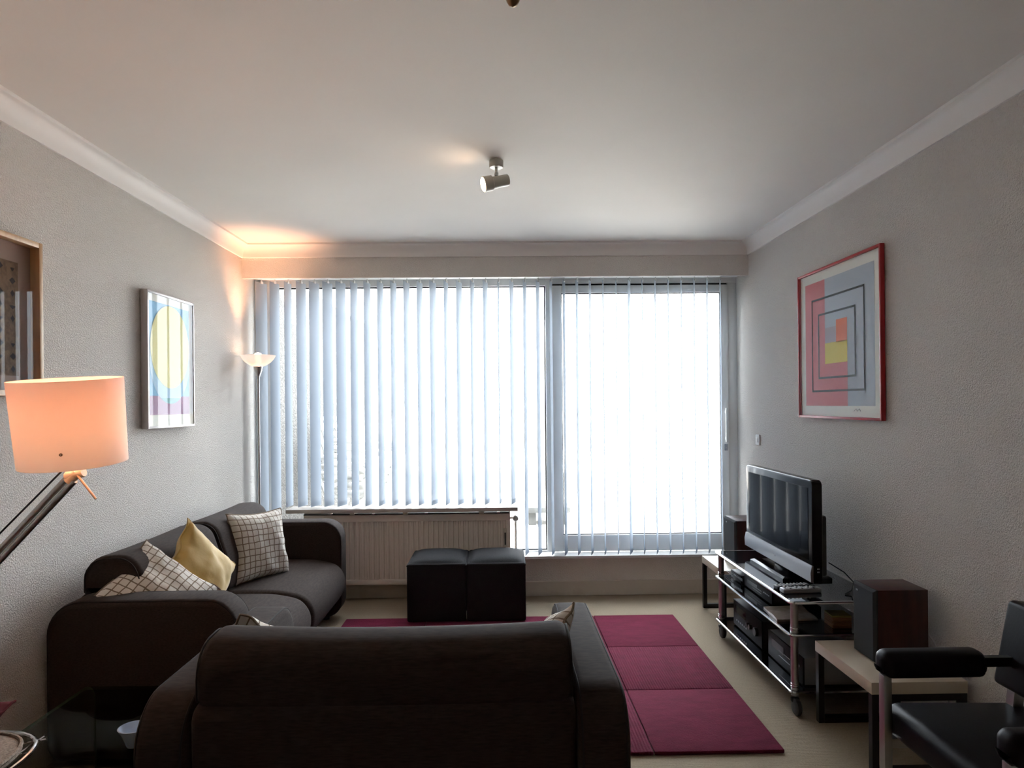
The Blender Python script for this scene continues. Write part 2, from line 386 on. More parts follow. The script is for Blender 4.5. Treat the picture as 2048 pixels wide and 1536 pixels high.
# ------------------------------------------------------------------ room shell
XL, XR, ZC, YB = -1.84, 1.83, 2.61, -5.2
struct('floor', bx(XL - .2, XR + .2, YB - .2, 5.34, -0.2, 0.0), 'carpet', 'beige looped carpet floor')
bm = bx(XL - .2, XR + .2, 2.08, 5.34, ZC, ZC + .14); box(bm, XL - .2, XR + .2, YB - .2, 2.08, ZC - .004, ZC + .14)
struct('ceiling', bm, 'ceil', 'plain off-white painted ceiling')
struct('wall_left', bx(XL - .2, XL, YB, 5.34, 0, ZC), 'wall', 'rough plastered wall behind the long sofa')
struct('wall_right', bx(XR, XR + .2, YB, 5.34, 0, ZC), 'wall', 'rough plastered wall behind the television')
struct('wall_back', bx(XL, XR, YB - .2, YB, 0, ZC), 'wall', 'plastered wall behind the camera')
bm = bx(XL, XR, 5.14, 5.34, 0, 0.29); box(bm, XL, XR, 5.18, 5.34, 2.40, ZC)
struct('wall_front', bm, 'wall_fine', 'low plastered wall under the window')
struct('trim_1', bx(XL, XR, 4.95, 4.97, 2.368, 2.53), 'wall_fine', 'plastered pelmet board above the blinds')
def cornice(side):
    bm = bmesh.new()
    pr = [(0, 0), (0, -.095), (.010, -.095), (.012, -.088)] + [(.012 + .046 * (1 - math.cos(q * PI / 16)), -.088 + .074 * math.sin(q * PI / 16)) for q in range(1, 9)] + [(.064, -.012), (.066, 0)]
    if side == 'l': rings = [[(XL + a, y, ZC + b) for a, b in pr] for y in (YB, 4.95)]
    elif side == 'r': rings = [[(XR - a, y, ZC + b) for a, b in pr] for y in (YB, 4.95)]
    else: rings = [[(x, 4.95 - a, ZC + b) for a, b in pr] for x in (XL, XR)]
    loft(bm, rings); return bm
struct('trim_2', cornice('l'), 'cornice', 'white coved cornice on left wall', True)
struct('trim_3', cornice('r'), 'cornice', 'white coved cornice on right wall', True)
struct('trim_4', cornice('f'), 'cornice', 'white coved cornice above the pelmet', True)
struct('trim_5', bx(XL, XR, 5.065, 5.20, 0.290, 0.312, bev=.004), 'white_paint', 'white window sill')
struct('baseboard_front', bx(XL, XR, 5.122, 5.14, 0, 0.11, bev=.004), 'skirting', 'cream skirting board under the window')

# window: fixed pane on the left
win = thing('window_1', (-0.68, 5.25, .312), 'large fixed window pane in white frame', None, kind='structure')
bm = bmesh.new()
box(bm, XL, -1.724, 5.20, 5.30, .312, 2.40, bev=.004); box(bm, -1.724, .363, 5.20, 5.30, 2.346, 2.40); box(bm, -1.724, .363, 5.20, 5.30, .312, .326)
box(bm, .363, .398, 5.20, 5.30, .312, 2.40, bev=.004)
part('window_frame', bm, 'white_paint', win)
bm = bmesh.new()
for a in ((-1.724, -1.716, .326, 2.346), (.355, .363, .326, 2.346)): box(bm, a[0], a[1], 5.225, 5.255, a[2], a[3])
box(bm, -1.716, .355, 5.225, 5.255, .326, .334); box(bm, -1.716, .355, 5.225, 5.255, 2.338, 2.346)
part('rubber_seal', bm, 'dark_seal', win)
part('glass_pane', bx(-1.716, .355, 5.237, 5.243, .334, 2.338), 'pane', win)
# sliding door leaf on the right
dr = thing('door_1', (1.1, 5.25, .312), 'white sliding glass door beside the fixed window', None, kind='structure')
bm = bmesh.new()
box(bm, .398, XR, 5.20, 5.30, 2.358, 2.40); box(bm, 1.757, XR, 5.20, 5.30, .312, 2.358, bev=.004); box(bm, .398, 1.757, 5.24, 5.30, .312, .322)
part('door_frame', bm, 'white_paint', dr)
part('track_gap', bx(.37, 1.757, 5.215, 5.24, 2.343, 2.358), 'dark_seal', dr)
bm = bmesh.new()
box(bm, .408, .485, 5.185, 5.225, .318, 2.343, bev=.004); box(bm, 1.703, 1.757, 5.185, 5.225, .318, 2.343, bev=.004)
box(bm, .485, 1.703, 5.185, 5.225, 2.285, 2.343, bev=.004); box(bm, .485, 1.703, 5.185, 5.225, .318, .443, bev=.004)
sash = part('sash_frame', bm, 'white_paint', dr)
bm = bmesh.new()
box(bm, .485, .491, 5.195, 5.215, .443, 2.285); box(bm, 1.695, 1.703, 5.195, 5.215, .443, 2.285); box(bm, .491, 1.695, 5.195, 5.215, .443, .450); box(bm, .491, 1.695, 5.195, 5.215, 2.278, 2.285)
part('rubber_seal', bm, 'dark_seal', dr)
part('glass_pane', bx(.491, 1.695, 5.202, 5.208, .450, 2.278), 'pane', dr)
bm = bx(1.722, 1.744, 5.145, 5.160, 1.14, 1.40, bev=.005); box(bm, 1.726, 1.740, 5.155, 5.19, 1.16, 1.18); box(bm, 1.726, 1.740, 5.155, 5.19, 1.36, 1.38)
hd = part('handle', bm, 'plastic_white', dr)
bm = bx(1.722, 1.746, 5.176, 5.187, 1.075, 1.125, bev=.003); lathe(bm, [(.005, 0), (.005, .006)], (1.734, 5.176, 1.095), 10, (0, -1, 0), cap1=True)
part('lock', bm, 'silver', hd)

# ------------------------------------------------------------------ outside
struct('terrace', bx(-2.1, 6.0, 5.34, 10.3, -0.05, 0.15), 'gravel', 'gravelled terrace floor outside')
struct('wall_terrace', bx(-2.1, -1.90, 5.34, 10.3, 0.15, 2.60), 'pebble', 'pebble-dashed side wall of the terrace')
struct('parapet', bx(-1.9, 6.0, 10.1, 10.3, 0.15, 0.74), 'white_render', 'low white terrace parapet')
struct('ground', bx(-600, 600, 12, 1200, -12.2, -12), 'beach', 'pale ground far below the terrace')
struct('wall_house', bx(XR + .2, 6.0, 5.10, 5.34, 0.15, 2.75), 'white_render', 'house wall beside the terrace')

def plastic_chair():
    t = thing('stacking_chair', (0, 0, 0), '', 'chair', 'stacked white plastic chairs outside', world=False)
    bm = bmesh.new()   # seat pan, front at +x
    n = 8
    rows = []
    for i in range(n + 1):
        x = -.20 + .44 * i / n; wy = .20 + .04 * i / n; z = .42 + .02 * (i / n) ** 2 - (.03 if i == n else 0)
        rows.append([(x, -wy, z + .012), (x, -wy * .5, z - .004), (x, 0, z - .008), (x, wy * .5, z - .004), (x, wy, z + .012), (x, wy, z - .012), (x, 0, z - .03), (x, -wy, z - .012)])
    loft(bm, rows); part('seat', bm, 'plastic_white', t)
    bm = bmesh.new()   # back: rim with horizontal slats
    rim = [(-.20, -.20, .42), (-.27, -.22, .60), (-.34, -.22, .78), (-.37, -.17, .86), (-.38, 0, .89), (-.37, .17, .86), (-.34, .22, .78), (-.27, .22, .60), (-.20, .20, .42)]
    tube(bm, rim, .019, 8); part('backrest', bm, 'plastic_white', t)
    for k in range(5):
        z = .50 + k * .072; x = -.20 - .14 * (z - .42) / .36
        rings = [[(x - .028 * (1 - (y / .21) ** 2) + q, y, z + s) for q, s in ((-.005, -.020), (.007, -.020), (.007, .020), (-.005, .020))] for y in (-.20, -.12, 0, .12, .20)]
        bm = bmesh.new(); loft(bm, rings); part('slat', bm, 'plastic_white', t)
    for s in (-1, 1):
        bm = bmesh.new()
        tube(bm, [(-.29, s * .22, .64), (-.15, s * .265, .655), (.10, s * .275, .645), (.20, s * .27, .60)], [.018, .024, .026, .022], 8)
        part('armrest', bm, 'plastic_white', t)
        bm = bmesh.new(); tube(bm, [(.20, s * .27, .60), (.22, s * .245, .42), (.26, s * .28, .0)], [.022, .026, .020], 8); part('leg', bm, 'plastic_white', t)
        bm = bmesh.new(); tube(bm, [(-.20, s * .20, .42), (-.30, s * .25, .0)], [.026, .020], 8); part('leg', bm, 'plastic_white', t)
    return t
pc = plastic_chair()
for i, nm in enumerate(('bottom chair of the white plastic stack outside the window', 'second chair up in the white plastic stack outside', 'middle chair of five in the white plastic stack outside', 'fourth chair up in the white plastic stack outside', 'topmost chair of the white plastic stack outside the window')):
    c = pc if i == 0 else copy_tree(pc)
    c.location = (-1.42 + .022 * i, 6.75 + .004 * i, .151 + .075 * i); c.rotation_euler = (0, 0, math.radians(-12)); c['label'] = nm
t = thing('planter_bench', (.51, 7.45, .15), 'low grey concrete bench on the terrace beyond the window', 'bench')
part('top_slab', bx(.28, .75, 7.22, 7.75, .285, .345, bev=.006), 'concrete', t)
for x in (.31, .64): part('support', bx(x, x + .08, 7.27, 7.70, .15, .285, bev=.004), 'concrete', t)

# ------------------------------------------------------------------ vertical blind
vb = thing('vertical_blind', (0, 5.09, .32), 'white vertical slat blind hanging across the whole window', 'blind')
part('head_rail', bx(-1.78, 1.80, 5.065, 5.115, 2.385, 2.43, bev=.003), 'plastic_white', vb)
def slat_mesh(z0, z1):
    bm = bmesh.new(); W = .0675; n = 6
    rows = []
    for z in (z0, z0 + .045, z1 - .045, z1):
        rows.append([(.002 * (1 - (k * 2 / n - 1) ** 2), -W + 2 * W * k / n, z) for k in range(n + 1)])
    loft(bm, rows, False, False, closed=False)
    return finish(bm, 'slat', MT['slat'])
sm_long, sm_short = slat_mesh(.322 - .32, 2.361 - .32), slat_mesh(.702 - .32, 2.361 - .32)
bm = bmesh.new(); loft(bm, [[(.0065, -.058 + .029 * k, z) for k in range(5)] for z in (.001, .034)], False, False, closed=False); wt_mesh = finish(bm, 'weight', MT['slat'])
bm = bmesh.new(); tube(bm, [(.004, 0, 0), (.004, 0, .05)], .004, 6); box(bm, -.001, .009, -.012, .012, -.006, .008); hg_mesh = finish(bm, 'hanger', MT['plastic_white'])
NS = 36
xs0, xs1 = -1.752, 1.668
SLAT_TURN = (18, 13, 6, 12, 15.5, 15, 16, 9, 7.7, 7, 8, 9, 9, 13, 6.5, 13, 8, 11.5, 2.7, 11.3, 10, 13.2, 11, 12.3, 13.3, 13, 11.5, 11.6, 18, 13.5, 16.5, 17.5, 17.5, 19, 21, 20)
for i in range(NS):
    x = xs0 + (xs1 - xs0) * i / (NS - 1)
    long_ = x < -1.57 or x > .15
    o = bpy.data.objects.new('slat', sm_long if long_ else sm_short); COL.objects.link(o); o.parent = vb; o.location = (x, 0, 0)
    o.rotation_euler = (0, 0, -math.radians(SLAT_TURN[i] + (0 if i < 3 else 3.5 if i < 21 else 2)))
    h = bpy.data.objects.new('hanger', hg_mesh); COL.objects.link(h); h.parent = o; h.location = (0, 0, 2.361 - .32)
    q = bpy.data.objects.new('weight', wt_mesh); COL.objects.link(q); q.parent = o; q.location = (-.002, 0, (.324 if long_ else .704) - .32)
bm = bmesh.new(); tube(bm, [(-1.785, 5.06, 2.40), (-1.778, 5.055, 1.9), (-1.765, 5.05, 1.30)], .0028, 6); part('pull_cord', bm, 'cord_white', vb)

# ------------------------------------------------------------------ radiator with its shelf board
rd = thing('radiator', (-.68, 5.08, .12), 'cream ribbed panel radiator below the window behind the stools', 'radiator')
x0, x1 = -1.44, .072
bm = bmesh.new(); per = .0365; n = int((x1 - x0 - .03) / per); rows = [[], []]
pts = [(x0, 0)]
s = x0 + (x1 - x0 - n * per) / 2
for k in range(n):
    a = s + k * per
    pts += [(a, 0), (a + .012, 0), (a + .018, .009), (a + .0305, .009)]
pts += [(s + n * per, 0), (x1, 0)]
loft(bm, [[(x, 5.03 + d, z) for x, d in pts] for z in (.165, .590)], False, False, closed=False)
part('ribbed_panel', bm, 'radiator', rd, smooth=False)
bm = bmesh.new(); box(bm, x0, x1, 5.027, 5.05, .587, .640, bev=.008); part('top_band', bm, 'radiator', rd)
bm = bmesh.new(); box(bm, x0, x1, 5.027, 5.05, .122, .165, bev=.008); part('bottom_band', bm, 'radiator', rd)
part('body', bx(x0 + .002, x1 - .002, 5.042, 5.10, .124, .610), 'radiator', rd)
part('side_panel', bx(x1 - .001, x1 + .006, 5.03, 5.105, .124, .655), 'radiator', rd)
part('top_grille', bx(x0, x1, 5.034, 5.105, .612, .648), 'dark_gap', rd)
for x in (-1.10, -.71, -.15): part('bracket', bx(x, x + .035, 5.03, 5.12, .630, .662), 'skirting', rd)
for x in (-1.25, -.94, -.55, -.02): part('clip', bx(x, x + .022, 5.028, 5.036, .642, .654, bev=.001), 'chrome', rd)
bm = bx(.028, .052, 5.020, 5.032, .40, .53, bev=.003); mtr = part('heat_meter', bm, 'skirting', rd)
part('meter_window', bx(.035, .045, 5.0185, 5.021, .41, .50), 'dark_seal', mtr)
bm = bmesh.new(); lathe(bm, [(.001, 0), (.018, .002), (.023, .012), (.023, .045), (.016, .06)], (.118, 5.03, .600), 16, (0, 1, 0), cap1=True)
vv = part('valve', bm, 'plastic_white', rd)
bm = bmesh.new(); tube(bm, [(.07, 5.07, .600), (.118, 5.07, .600), (.118, 5.07, .60), (.12, 5.07, .30), (.12, 5.10, .14), (.12, 5.12, .13)], .0085, 8); part('pipe', bm, 'radiator', rd)
sb = single('shelf_board', bx(-1.555, .135, 4.985, 5.165, .662, .690, bev=.002), 'board', (-.71, 5.07, .662), 'thin laminated shelf board lying over the radiator', 'shelf')

# ------------------------------------------------------------------ rug, 12 sewn panels
rg = thing('rug', (.07, 3.68, 0), 'crimson wool rug of sewn plush and ribbed panels on the carpet', 'rug')
rx = [-1.035, -.49, .07, .625, 1.165]; ry = [2.785, 3.395, 3.995, 4.59]
for j in range(3):
    for i in range(4):
        bm = bmesh.new(); box(bm, rx[i] + .002, rx[i + 1] - .002, ry[j] + .002, ry[j + 1] - .002, .001, .017, bev=.005, seg=2)
        part('panel', bm, 'rug_rib' if (j == 1) != (i == 2 and j == 0 and False) and j == 1 or (j == 0 and i == 2) else 'rug_plush', rg)

# ------------------------------------------------------------------ sofas
def sofa(name, loc, rz, L, D, armw, nseat, label):
    t = thing(name, loc, label, 'sofa', rot=(0, 0, rz), world=False)
    hz = .672
    ap = round_poly([(0, .03), (D, .03), (D, hz), (0, hz)], [.06, .11, .125, .14], 8)
    for s in (-1, 1):
        a0, a1 = (-L / 2, -L / 2 + armw) if s < 0 else (L / 2 - armw, L / 2)
        bm = bmesh.new(); soft_prism(bm, ap, a0, a1, .028, 4); a = part('arm', bm, 'sofa', t)
        for xx in (a0 + .012, a1 - .012):
            bm = bmesh.new(); pr = inset(ap, .006); tube(bm, [(xx, p[0], p[1]) for p in pr], .0035, 5, cyc=True); part('piping', bm, 'sofa_seam', a)
    xi0, xi1 = -L / 2 + armw + .002, L / 2 - armw - .002
    bp = round_poly([(.02, .05), (.20, .05), (.20, hz - .015), (.02, hz - .015)], [.02, .03, .05, .05], 6)
    bm = bmesh.new(); soft_prism(bm, bp, xi0, xi1, .03, 4); part('back_panel', bm, 'sofa', t)
    part('base', bx(xi0, xi1, .10, D - .09, .05, .24, bev=.02), 'sofa', t)
    cw = (xi1 - xi0) / nseat
    for k in range(nseat):
        c0, c1 = xi0 + k * cw + .003, xi0 + (k + 1) * cw - .003
        sp = spline([(.24, .23), (.24, .40), (.34, .432), (.52, .435), (D - .14, .428), (D - .02, .395), (D + .035, .31), (D + .015, .20), (D - .07, .10), (D - .13, .09), (D - .16, .23)], 5)
        bm = bmesh.new(); soft_prism(bm, sp, c0, c1, .045, 5); q = part('seat_cushion', bm, 'sofa', t)
    nb = nseat if nseat > 1 and L > 1.6 else 1
    cw = (xi1 - xi0 + (.0 if nb == 1 else .02)) / nb
    for k in range(nb):
        c0, c1 = xi0 + k * cw + .006, xi0 + (k + 1) * cw - .006
        if nb > 1: c1 -= .02
        kp = round_poly([(.208, .43), (.208, .645), (.040, .645), (.042, .808), (.262, .822), (.335, .60), (.335, .43)], [.02, .010, .022, .10, .10, .1, .03], 6)
        mid, half = (c0 + c1) / 2, (c1 - c0) / 2
        bm = bmesh.new(); soft_prism(bm, kp, c0, c1, .035, 5, sag=lambda x: -.014 * max(0, 1 - ((x - mid) / half) ** 2) if nb == 1 else -.006 * max(0, 1 - ((x - mid) / half) ** 2)); q = part('back_cushion', bm, 'sofa', t)
        pr = inset(kp, .012)
        for xx in (c0 + .004, c1 - .004):
            bm = bmesh.new(); tube(bm, [(xx, p[0], p[1]) for p in pr], .003, 5, cyc=True); part('seam', bm, 'sofa_seam', q)
    for sx in (-1, 1):
        for y in (.10, D - .12):
            bm = bmesh.new(); lathe(bm, [(.022, 0), (.025, .035)], (sx * (L / 2 - .09), y, 0), 12, cap0=True, cap1=True); part('foot', bm, 'black_plastic', t)
    return t
sofa('sofa', (-1.825, 3.745, 0), -PI / 2, 1.98, .765, .17, 2, 'long dark brown sofa against the left wall with three cushions')
sofa('loveseat', (-.312, 1.785, 0), 0, 1.31, .98, .14, 1, 'dark brown two-seat sofa in the foreground, seen from behind')

# ------------------------------------------------------------------ cushions
def pillow(name, m, loc, rot, s, T, label, group=None, seed=0, fold=0.0, sx=1.0):
    bm = bmesh.new(); n = 26; uvl = bm.loops.layers.uv.new('UVMap')
    def pos(u, v, side):
        x = u * (1 - .10 * (1 - v * v) * abs(u)); y = v * (1 - .10 * (1 - u * u) * abs(v))
        e = max(0, (1 - u * u)) ** .42 * max(0, (1 - v * v)) ** .42
        q = Vector((u * 2.1 + seed, v * 2.1, side * .6)); wv = noise.noise(q) * .10 + noise.noise(q * 2.6) * .05
        edge = max(abs(u), abs(v)) ** 6
        z = side * T * e * (1 + wv * 1.6) + edge * s * .10 * noise.noise(Vector((u * 3 + seed, v * 3, 4))) + s * wv * .10
        z -= fold * (u * u) * s
        return Vector((x * s * sx, y * s, z))
    for side in (1, -1):
        g = [[bm.verts.new(pos(-1 + 2 * i / n, -1 + 2 * j / n, side)) for j in range(n + 1)] for i in range(n + 1)]
        for i in range(n):
            for j in range(n):
                f = bm.faces.new((g[i][j], g[i + 1][j], g[i + 1][j + 1], g[i][j + 1]))
                for lp, (a, b) in zip(f.loops, ((i, j), (i + 1, j), (i + 1, j + 1), (i, j + 1))): lp[uvl].uv = (a / n, b / n)
    bmesh.ops.remove_doubles(bm, verts=bm.verts, dist=1e-5)
    edge = [pos(-1 + 2 * k / n, -1, 1) for k in range(n)] + [pos(1, -1 + 2 * k / n, 1) for k in range(n)] + [pos(1 - 2 * k / n, 1, 1) for k in range(n)] + [pos(-1, 1 - 2 * k / n, 1) for k in range(n)]
    o = single(name, bm, m, loc, label, 'cushion', group, rot=rot, ang=80)
    b2 = bmesh.new(); tube(b2, edge, .004, 5, cyc=True)
    pm = finish(b2, 'piping', MT[m]); p = bpy.data.objects.new('piping', pm); COL.objects.link(p); p.parent = o
    return o
def facing(n, roll):
    """euler: local z along n, local y as near to up as possible, then turned by roll about n"""
    n = Vector(n).normalized(); y = (Vector((0, 0, 1)) - n * n.z).normalized(); x = y.cross(n)
    m = Matrix((x, y, n)).transposed() @ Matrix.Rotation(roll, 3, 'Z')
    return m.to_euler()
pillow('cushion', 'grid_fabric', (-1.435, 4.09, .62), facing((.88, -.47, .24), math.radians(-3)), .205, .075, 'white brown-grid cushion upright at the far end of the long sofa', 'white grid cushions', 1)
pillow('cushion', 'yellow_velvet', (-1.44, 3.30, .635), facing((.95, -.20, .26), math.radians(43)), .200, .075, 'mustard yellow velvet cushion standing on its corner on the long sofa', None, 5)
pillow('cushion', 'grid_fabric', (-1.50, 3.01, .625), facing((.62, -.45, .64), math.radians(36)), .200, .075, 'crumpled white grid cushion behind the near arm of the long sofa', 'white grid cushions', 9)
pillow('cushion', 'grid_fabric', (-.745, 2.235, .622), facing((.10, .75, .62), math.radians(40)), .180, .06, 'white cushion tip peeping over the left of the foreground sofa back', 'white grid cushions', 13)
pillow('cushion', 'grid_fabric', (.105, 2.22, .60), facing((-.83, .12, .55), math.radians(45)), .172, .06, 'white cushion tip peeping over the right of the foreground sofa back', 'white grid cushions', 17)

# ------------------------------------------------------------------ stools
def stool():
    t = thing('cube_stool', (0, 0, 0), '', 'stool', 'cube stools in front of the radiator', world=False)
    W, Dp, H = .388, .44, .385
    bm = bmesh.new(); box(bm, -W / 2, W / 2, 0, Dp, .006, H, bev=.012, seg=3); part('body', bm, 'ottoman', t)
    bm = bmesh.new(); n = 14; g = []
    for i in range(n + 1):
        row = []
        for j in range(n + 1):
            u, v = -1 + 2 * i / n, -1 + 2 * j / n
            z = H - .014 + .046 * (max(0, 1 - u ** 4) ** .6) * (max(0, 1 - v ** 4) ** .6)
            row.append(bm.verts.new((u * (W / 2 - .001), Dp / 2 + v * (Dp / 2 - .001), z)))
        g.append(row)
    for i in range(n):
        for j in range(n): bm.faces.new((g[i][j], g[i + 1][j], g[i + 1][j + 1], g[i][j + 1]))
    part('padded_top', bm, 'ottoman', t)
    bm = bmesh.new(); tube(bm, [(-W / 2, 0, H - .012), (W / 2, 0, H - .012), (W / 2, Dp, H - .012), (-W / 2, Dp, H - .012)], .003, 5, cyc=True); part('piping', bm, 'ottoman', t)
    for sx in (-1, 1):
        for y in (.04, Dp - .04): part('foot', bx(sx * (W / 2 - .05) - .015, sx * (W / 2 - .05) + .015, y - .015, y + .015, 0, .008), 'black_plastic', t)
    return t
st = stool(); st.location = (-.418, 4.475, .017); st['label'] = 'left charcoal cube stool on the rug in front of the radiator'
part('care_tag', bx(.1945, .197, .004, .012, .02, .075), 'green_label', st)
s2 = stool(); s2.location = (-.026, 4.475, .017); s2['label'] = 'right charcoal cube stool on the rug in front of the radiator'

# ------------------------------------------------------------------ pictures
def quad(bm, pts, mi):
    f = bm.faces.new([bm.verts.new(p) for p in pts]); f.material_index = mi
def picture(name, side, y0, y1, z0, z1, depth, bar, fm, label):
    """frame hung on a side wall; returns thing and a function placing flat print pieces (a across as seen, b up, both 0..1)"""
    X = XL if side == 'l' else XR; sg = 1 if side == 'l' else -1
    t = thing(name, (X, (y0 + y1) / 2, z0), label, 'picture')
    xs = sorted((X + sg * .004, X + sg * depth))
    bm = bmesh.new()
    box(bm, *xs, y0, y0 + bar, z0, z1, bev=.0015); box(bm, *xs, y1 - bar, y1, z0, z1, bev=.0015)
    box(bm, *xs, y0 + bar, y1 - bar, z0, z0 + bar, bev=.0015); box(bm, *xs, y0 + bar, y1 - bar, z1 - bar, z1, bev=.0015)
    part('frame', bm, fm, t)
    gx = sorted((X + sg * (depth - .005), X + sg * (depth - .003)))
    part('glass', bx(*gx, y0 + bar, y1 - bar, z0 + bar, z1 - bar), 'picture_glass', t)
    iy0, iy1, iz0, iz1 = y0 + bar, y1 - bar, z0 + bar, z1 - bar
    def P(a, b, lay, base):
        y = iy0 + (iy1 - iy0) * a if side == 'l' else iy1 - (iy1 - iy0) * a
        return (X + sg * (base + .0006 * lay), y, iz0 + (iz1 - iz0) * b)
    return t, P
# red frame, right wall (a=0 is the far edge, seen on the left)
t, P = picture('framed_print', 'r', 3.19, 4.08, 1.350, 2.190, .026, .013, 'red_frame', 'red-framed geometric print with grey and red squares on right wall')
bm = bmesh.new()
mats = ['print_white', 'print_grey', 'print_red', 'print_black', 'print_orange', 'print_yellow', 'print_lilac']
def R(a0, b0, a1, b1, mi, lay): quad(bm, [P(a0, b0, lay, .010), P(a1, b0, lay, .010), P(a1, b1, lay, .010), P(a0, b1, lay, .010)], mi)
R(0, 0, 1, 1, 0, 0)
R(.07, .07, .925, .935, 1, 1)
R(.07, .07, .345, .935, 2, 2); R(.345, .07, .625, .36, 2, 2)
R(.345, .36, .49, .60, 6, 2); R(.49, .49, .625, .64, 4, 3); R(.345, .355, .625, .495, 5, 3)
def ring(a0, b0, a1, b1, wa, wb):
    R(a0, b0, a1, b0 + wb, 3, 4); R(a0, b1 - wb, a1, b1, 3, 4); R(a0, b0 + wb, a0 + wa, b1 - wb, 3, 4); R(a1 - wa, b0 + wb, a1, b1 - wb, 3, 4)
ring(.165, .165, .825, .815, .014, .013); ring(.255, .255, .725, .705, .014, .013)
part('print', bm, mats, t, smooth=False)
bm = bmesh.new(); tube(bm, [P(.70 + .012 * k, .045 + .008 * ((k * 7) % 3 - 1), 5, .010) for k in range(7)], .0011, 4); part('signature', bm, 'print_black', t)
# pale frame, left wall (a=0 is the near edge, seen on the left)
t, P = picture('framed_print', 'l', 3.535, 4.075, 1.335, 2.058, .040, .012, 'alu_frame', 'pale-framed print of a yellow oval on blue, on left wall')
bm = bmesh.new(); mats = ['print_white', 'art_blue', 'art_yellow', 'art_teal', 'art_mauve', 'art_pale']
def R(a0, b0, a1, b1, mi, lay): quad(bm, [P(a0, b0, lay, .026), P(a1, b0, lay, .026), P(a1, b1, lay, .026), P(a0, b1, lay, .026)], mi)
R(0, 0, 1, 1, 0, 0); R(.06, .085, .94, .945, 1, 1); R(.06, .085, .94, .23, 4, 2)
def oval(ca, cb, ra, rb, mi, lay, bmin=-9):
    pts = []
    for k in range(48):
        q = 2 * PI * k / 48; b = cb + rb * math.sin(q); pts.append((ca + ra * math.cos(q), b))
    pts = [(min(max(a, .06), .94), b) for a, b in pts if b >= bmin or bmin < -1]
    if bmin > -1 : pass
    quad(bm, [P(a, b, lay, .026) for a, b in pts], mi)
oval(.50, .50, .44, .33, 5, 3, -9)
pts = [(.50 + .44 * math.cos(q), .50 + .33 * math.sin(q)) for q in [PI * (1 + k / 24) for k in range(25)]]
low = [(a, b) for a, b in pts if b < .235]
quad(bm, [P(a, b, 4, .026) for a, b in low], 3)
oval(.50, .615, .43, .325, 2, 5)
part('print', bm, mats, t, smooth=False)
# light wood frame, left wall, cut by the picture edge
t, P = picture('framed_textile', 'l', 1.98, 2.72, 1.495, 2.096, .048, .021, 'oak', 'wood-framed brown patterned textile at the left edge of the photo')
bm = bmesh.new()
def R(a0, b0, a1, b1, lay): quad(bm, [P(a0, b0, lay, .012), P(a1, b0, lay, .012), P(a1, b1, lay, .012), P(a0, b1, lay, .012)], 0)
R(0, 0, 1, 1, 0); part('mount', bm, 'taupe', t, smooth=False)
bm = bmesh.new(); R(.07, .10, .90, .87, 2); tx = part('textile', bm, 'textile', t, smooth=False)
bm = bmesh.new()
for i in range(9):
    for j in range(9):
        if (i * 5 + j * 3) % 7 == 0: continue
        a, b = .11 + .093 * i, .145 + .085 * j; da = .017 + .008 * ((i + j) % 2); db = .024
        quad(bm, [P(a - da, b, 4, .012), P(a, b - db, 4, .012), P(a + da, b, 4, .012), P(a, b + db * (1 if (i + 2 * j) % 3 else .2), 4, .012)], 0)
part('motif', bm, 'textile_dark', tx, smooth=False, kind='stuff')

# light switch
t = thing('wall_switch', (XR, 4.78, 1.15), 'small white wall switch near the sliding door', 'switch')
part('plate', bx(XR - .010, XR, 4.745, 4.815, 1.14, 1.215, bev=.003), 'plastic_white', t)
part('rocker', bx(XR - .014, XR - .009, 4.765, 4.795, 1.16, 1.195, bev=.002), 'plastic_white', t)

# ------------------------------------------------------------------ television stand
tv = thing('tv_stand', (1.56, 3.65, 0), 'three-shelf black glass television stand with chrome rails on castors', 'tv stand')
sx0, sx1, sy0, sy1 = 1.335, 1.785, 3.12, 4.21
def shelf(z):
    pr = round_poly([(sx0, sy0), (sx1, sy0), (sx1, sy1), (sx0, sy1)], [.02, .02, .02, .02], 4)
    bm = bmesh.new(); loft(bm, [[(x, y, z - .010) for x, y in pr], [(x, y, z) for x, y in pr]]); s = part('shelf', bm, 'black_glass', tv)
    bm = bmesh.new(); tube(bm, [(x, y, z - .006) for x, y in pr], .0072, 8, cyc=True); part('rail', bm, 'chrome', s)
for z in (.525, .375, .112): shelf(z)
for px in (1.362, 1.762):
    for py in (3.145, 4.185):
        bm = bmesh.new(); tube(bm, [(px, py, .085), (px, py, .52)], .0175, 14); p = part('post', bm, 'steel', tv)
        bm = bmesh.new()
        for z in (.124, .136, .385, .395): lathe(bm, [(.0175, z), (.0195, z + .001), (.0195, z + .005), (.0175, z + .006)], (px, py, 0), 14)
        part('collar', bm, 'chrome', p)
        bm = bmesh.new(); tube(bm, [(px, py, .095), (px, py, .062)], .008, 8); box(bm, px - .018, px + .018, py - .012, py + .012, .055, .075, bev=.004); box(bm, px - .012, px + .012, py - .040, py + .006, .05, .072, bev=.006)
        c = part('castor', bm, 'black_plastic', tv)
        bm = bmesh.new(); lathe(bm, [(.012, -.014), (.030, -.014), (.0375, -.008), (.0375, .008), (.030, .014), (.012, .014)], (px, py - .018, .0375), 24, (1, 0, 0), cap0=True, cap1=True); part('wheel', bm, 'rubber', c)

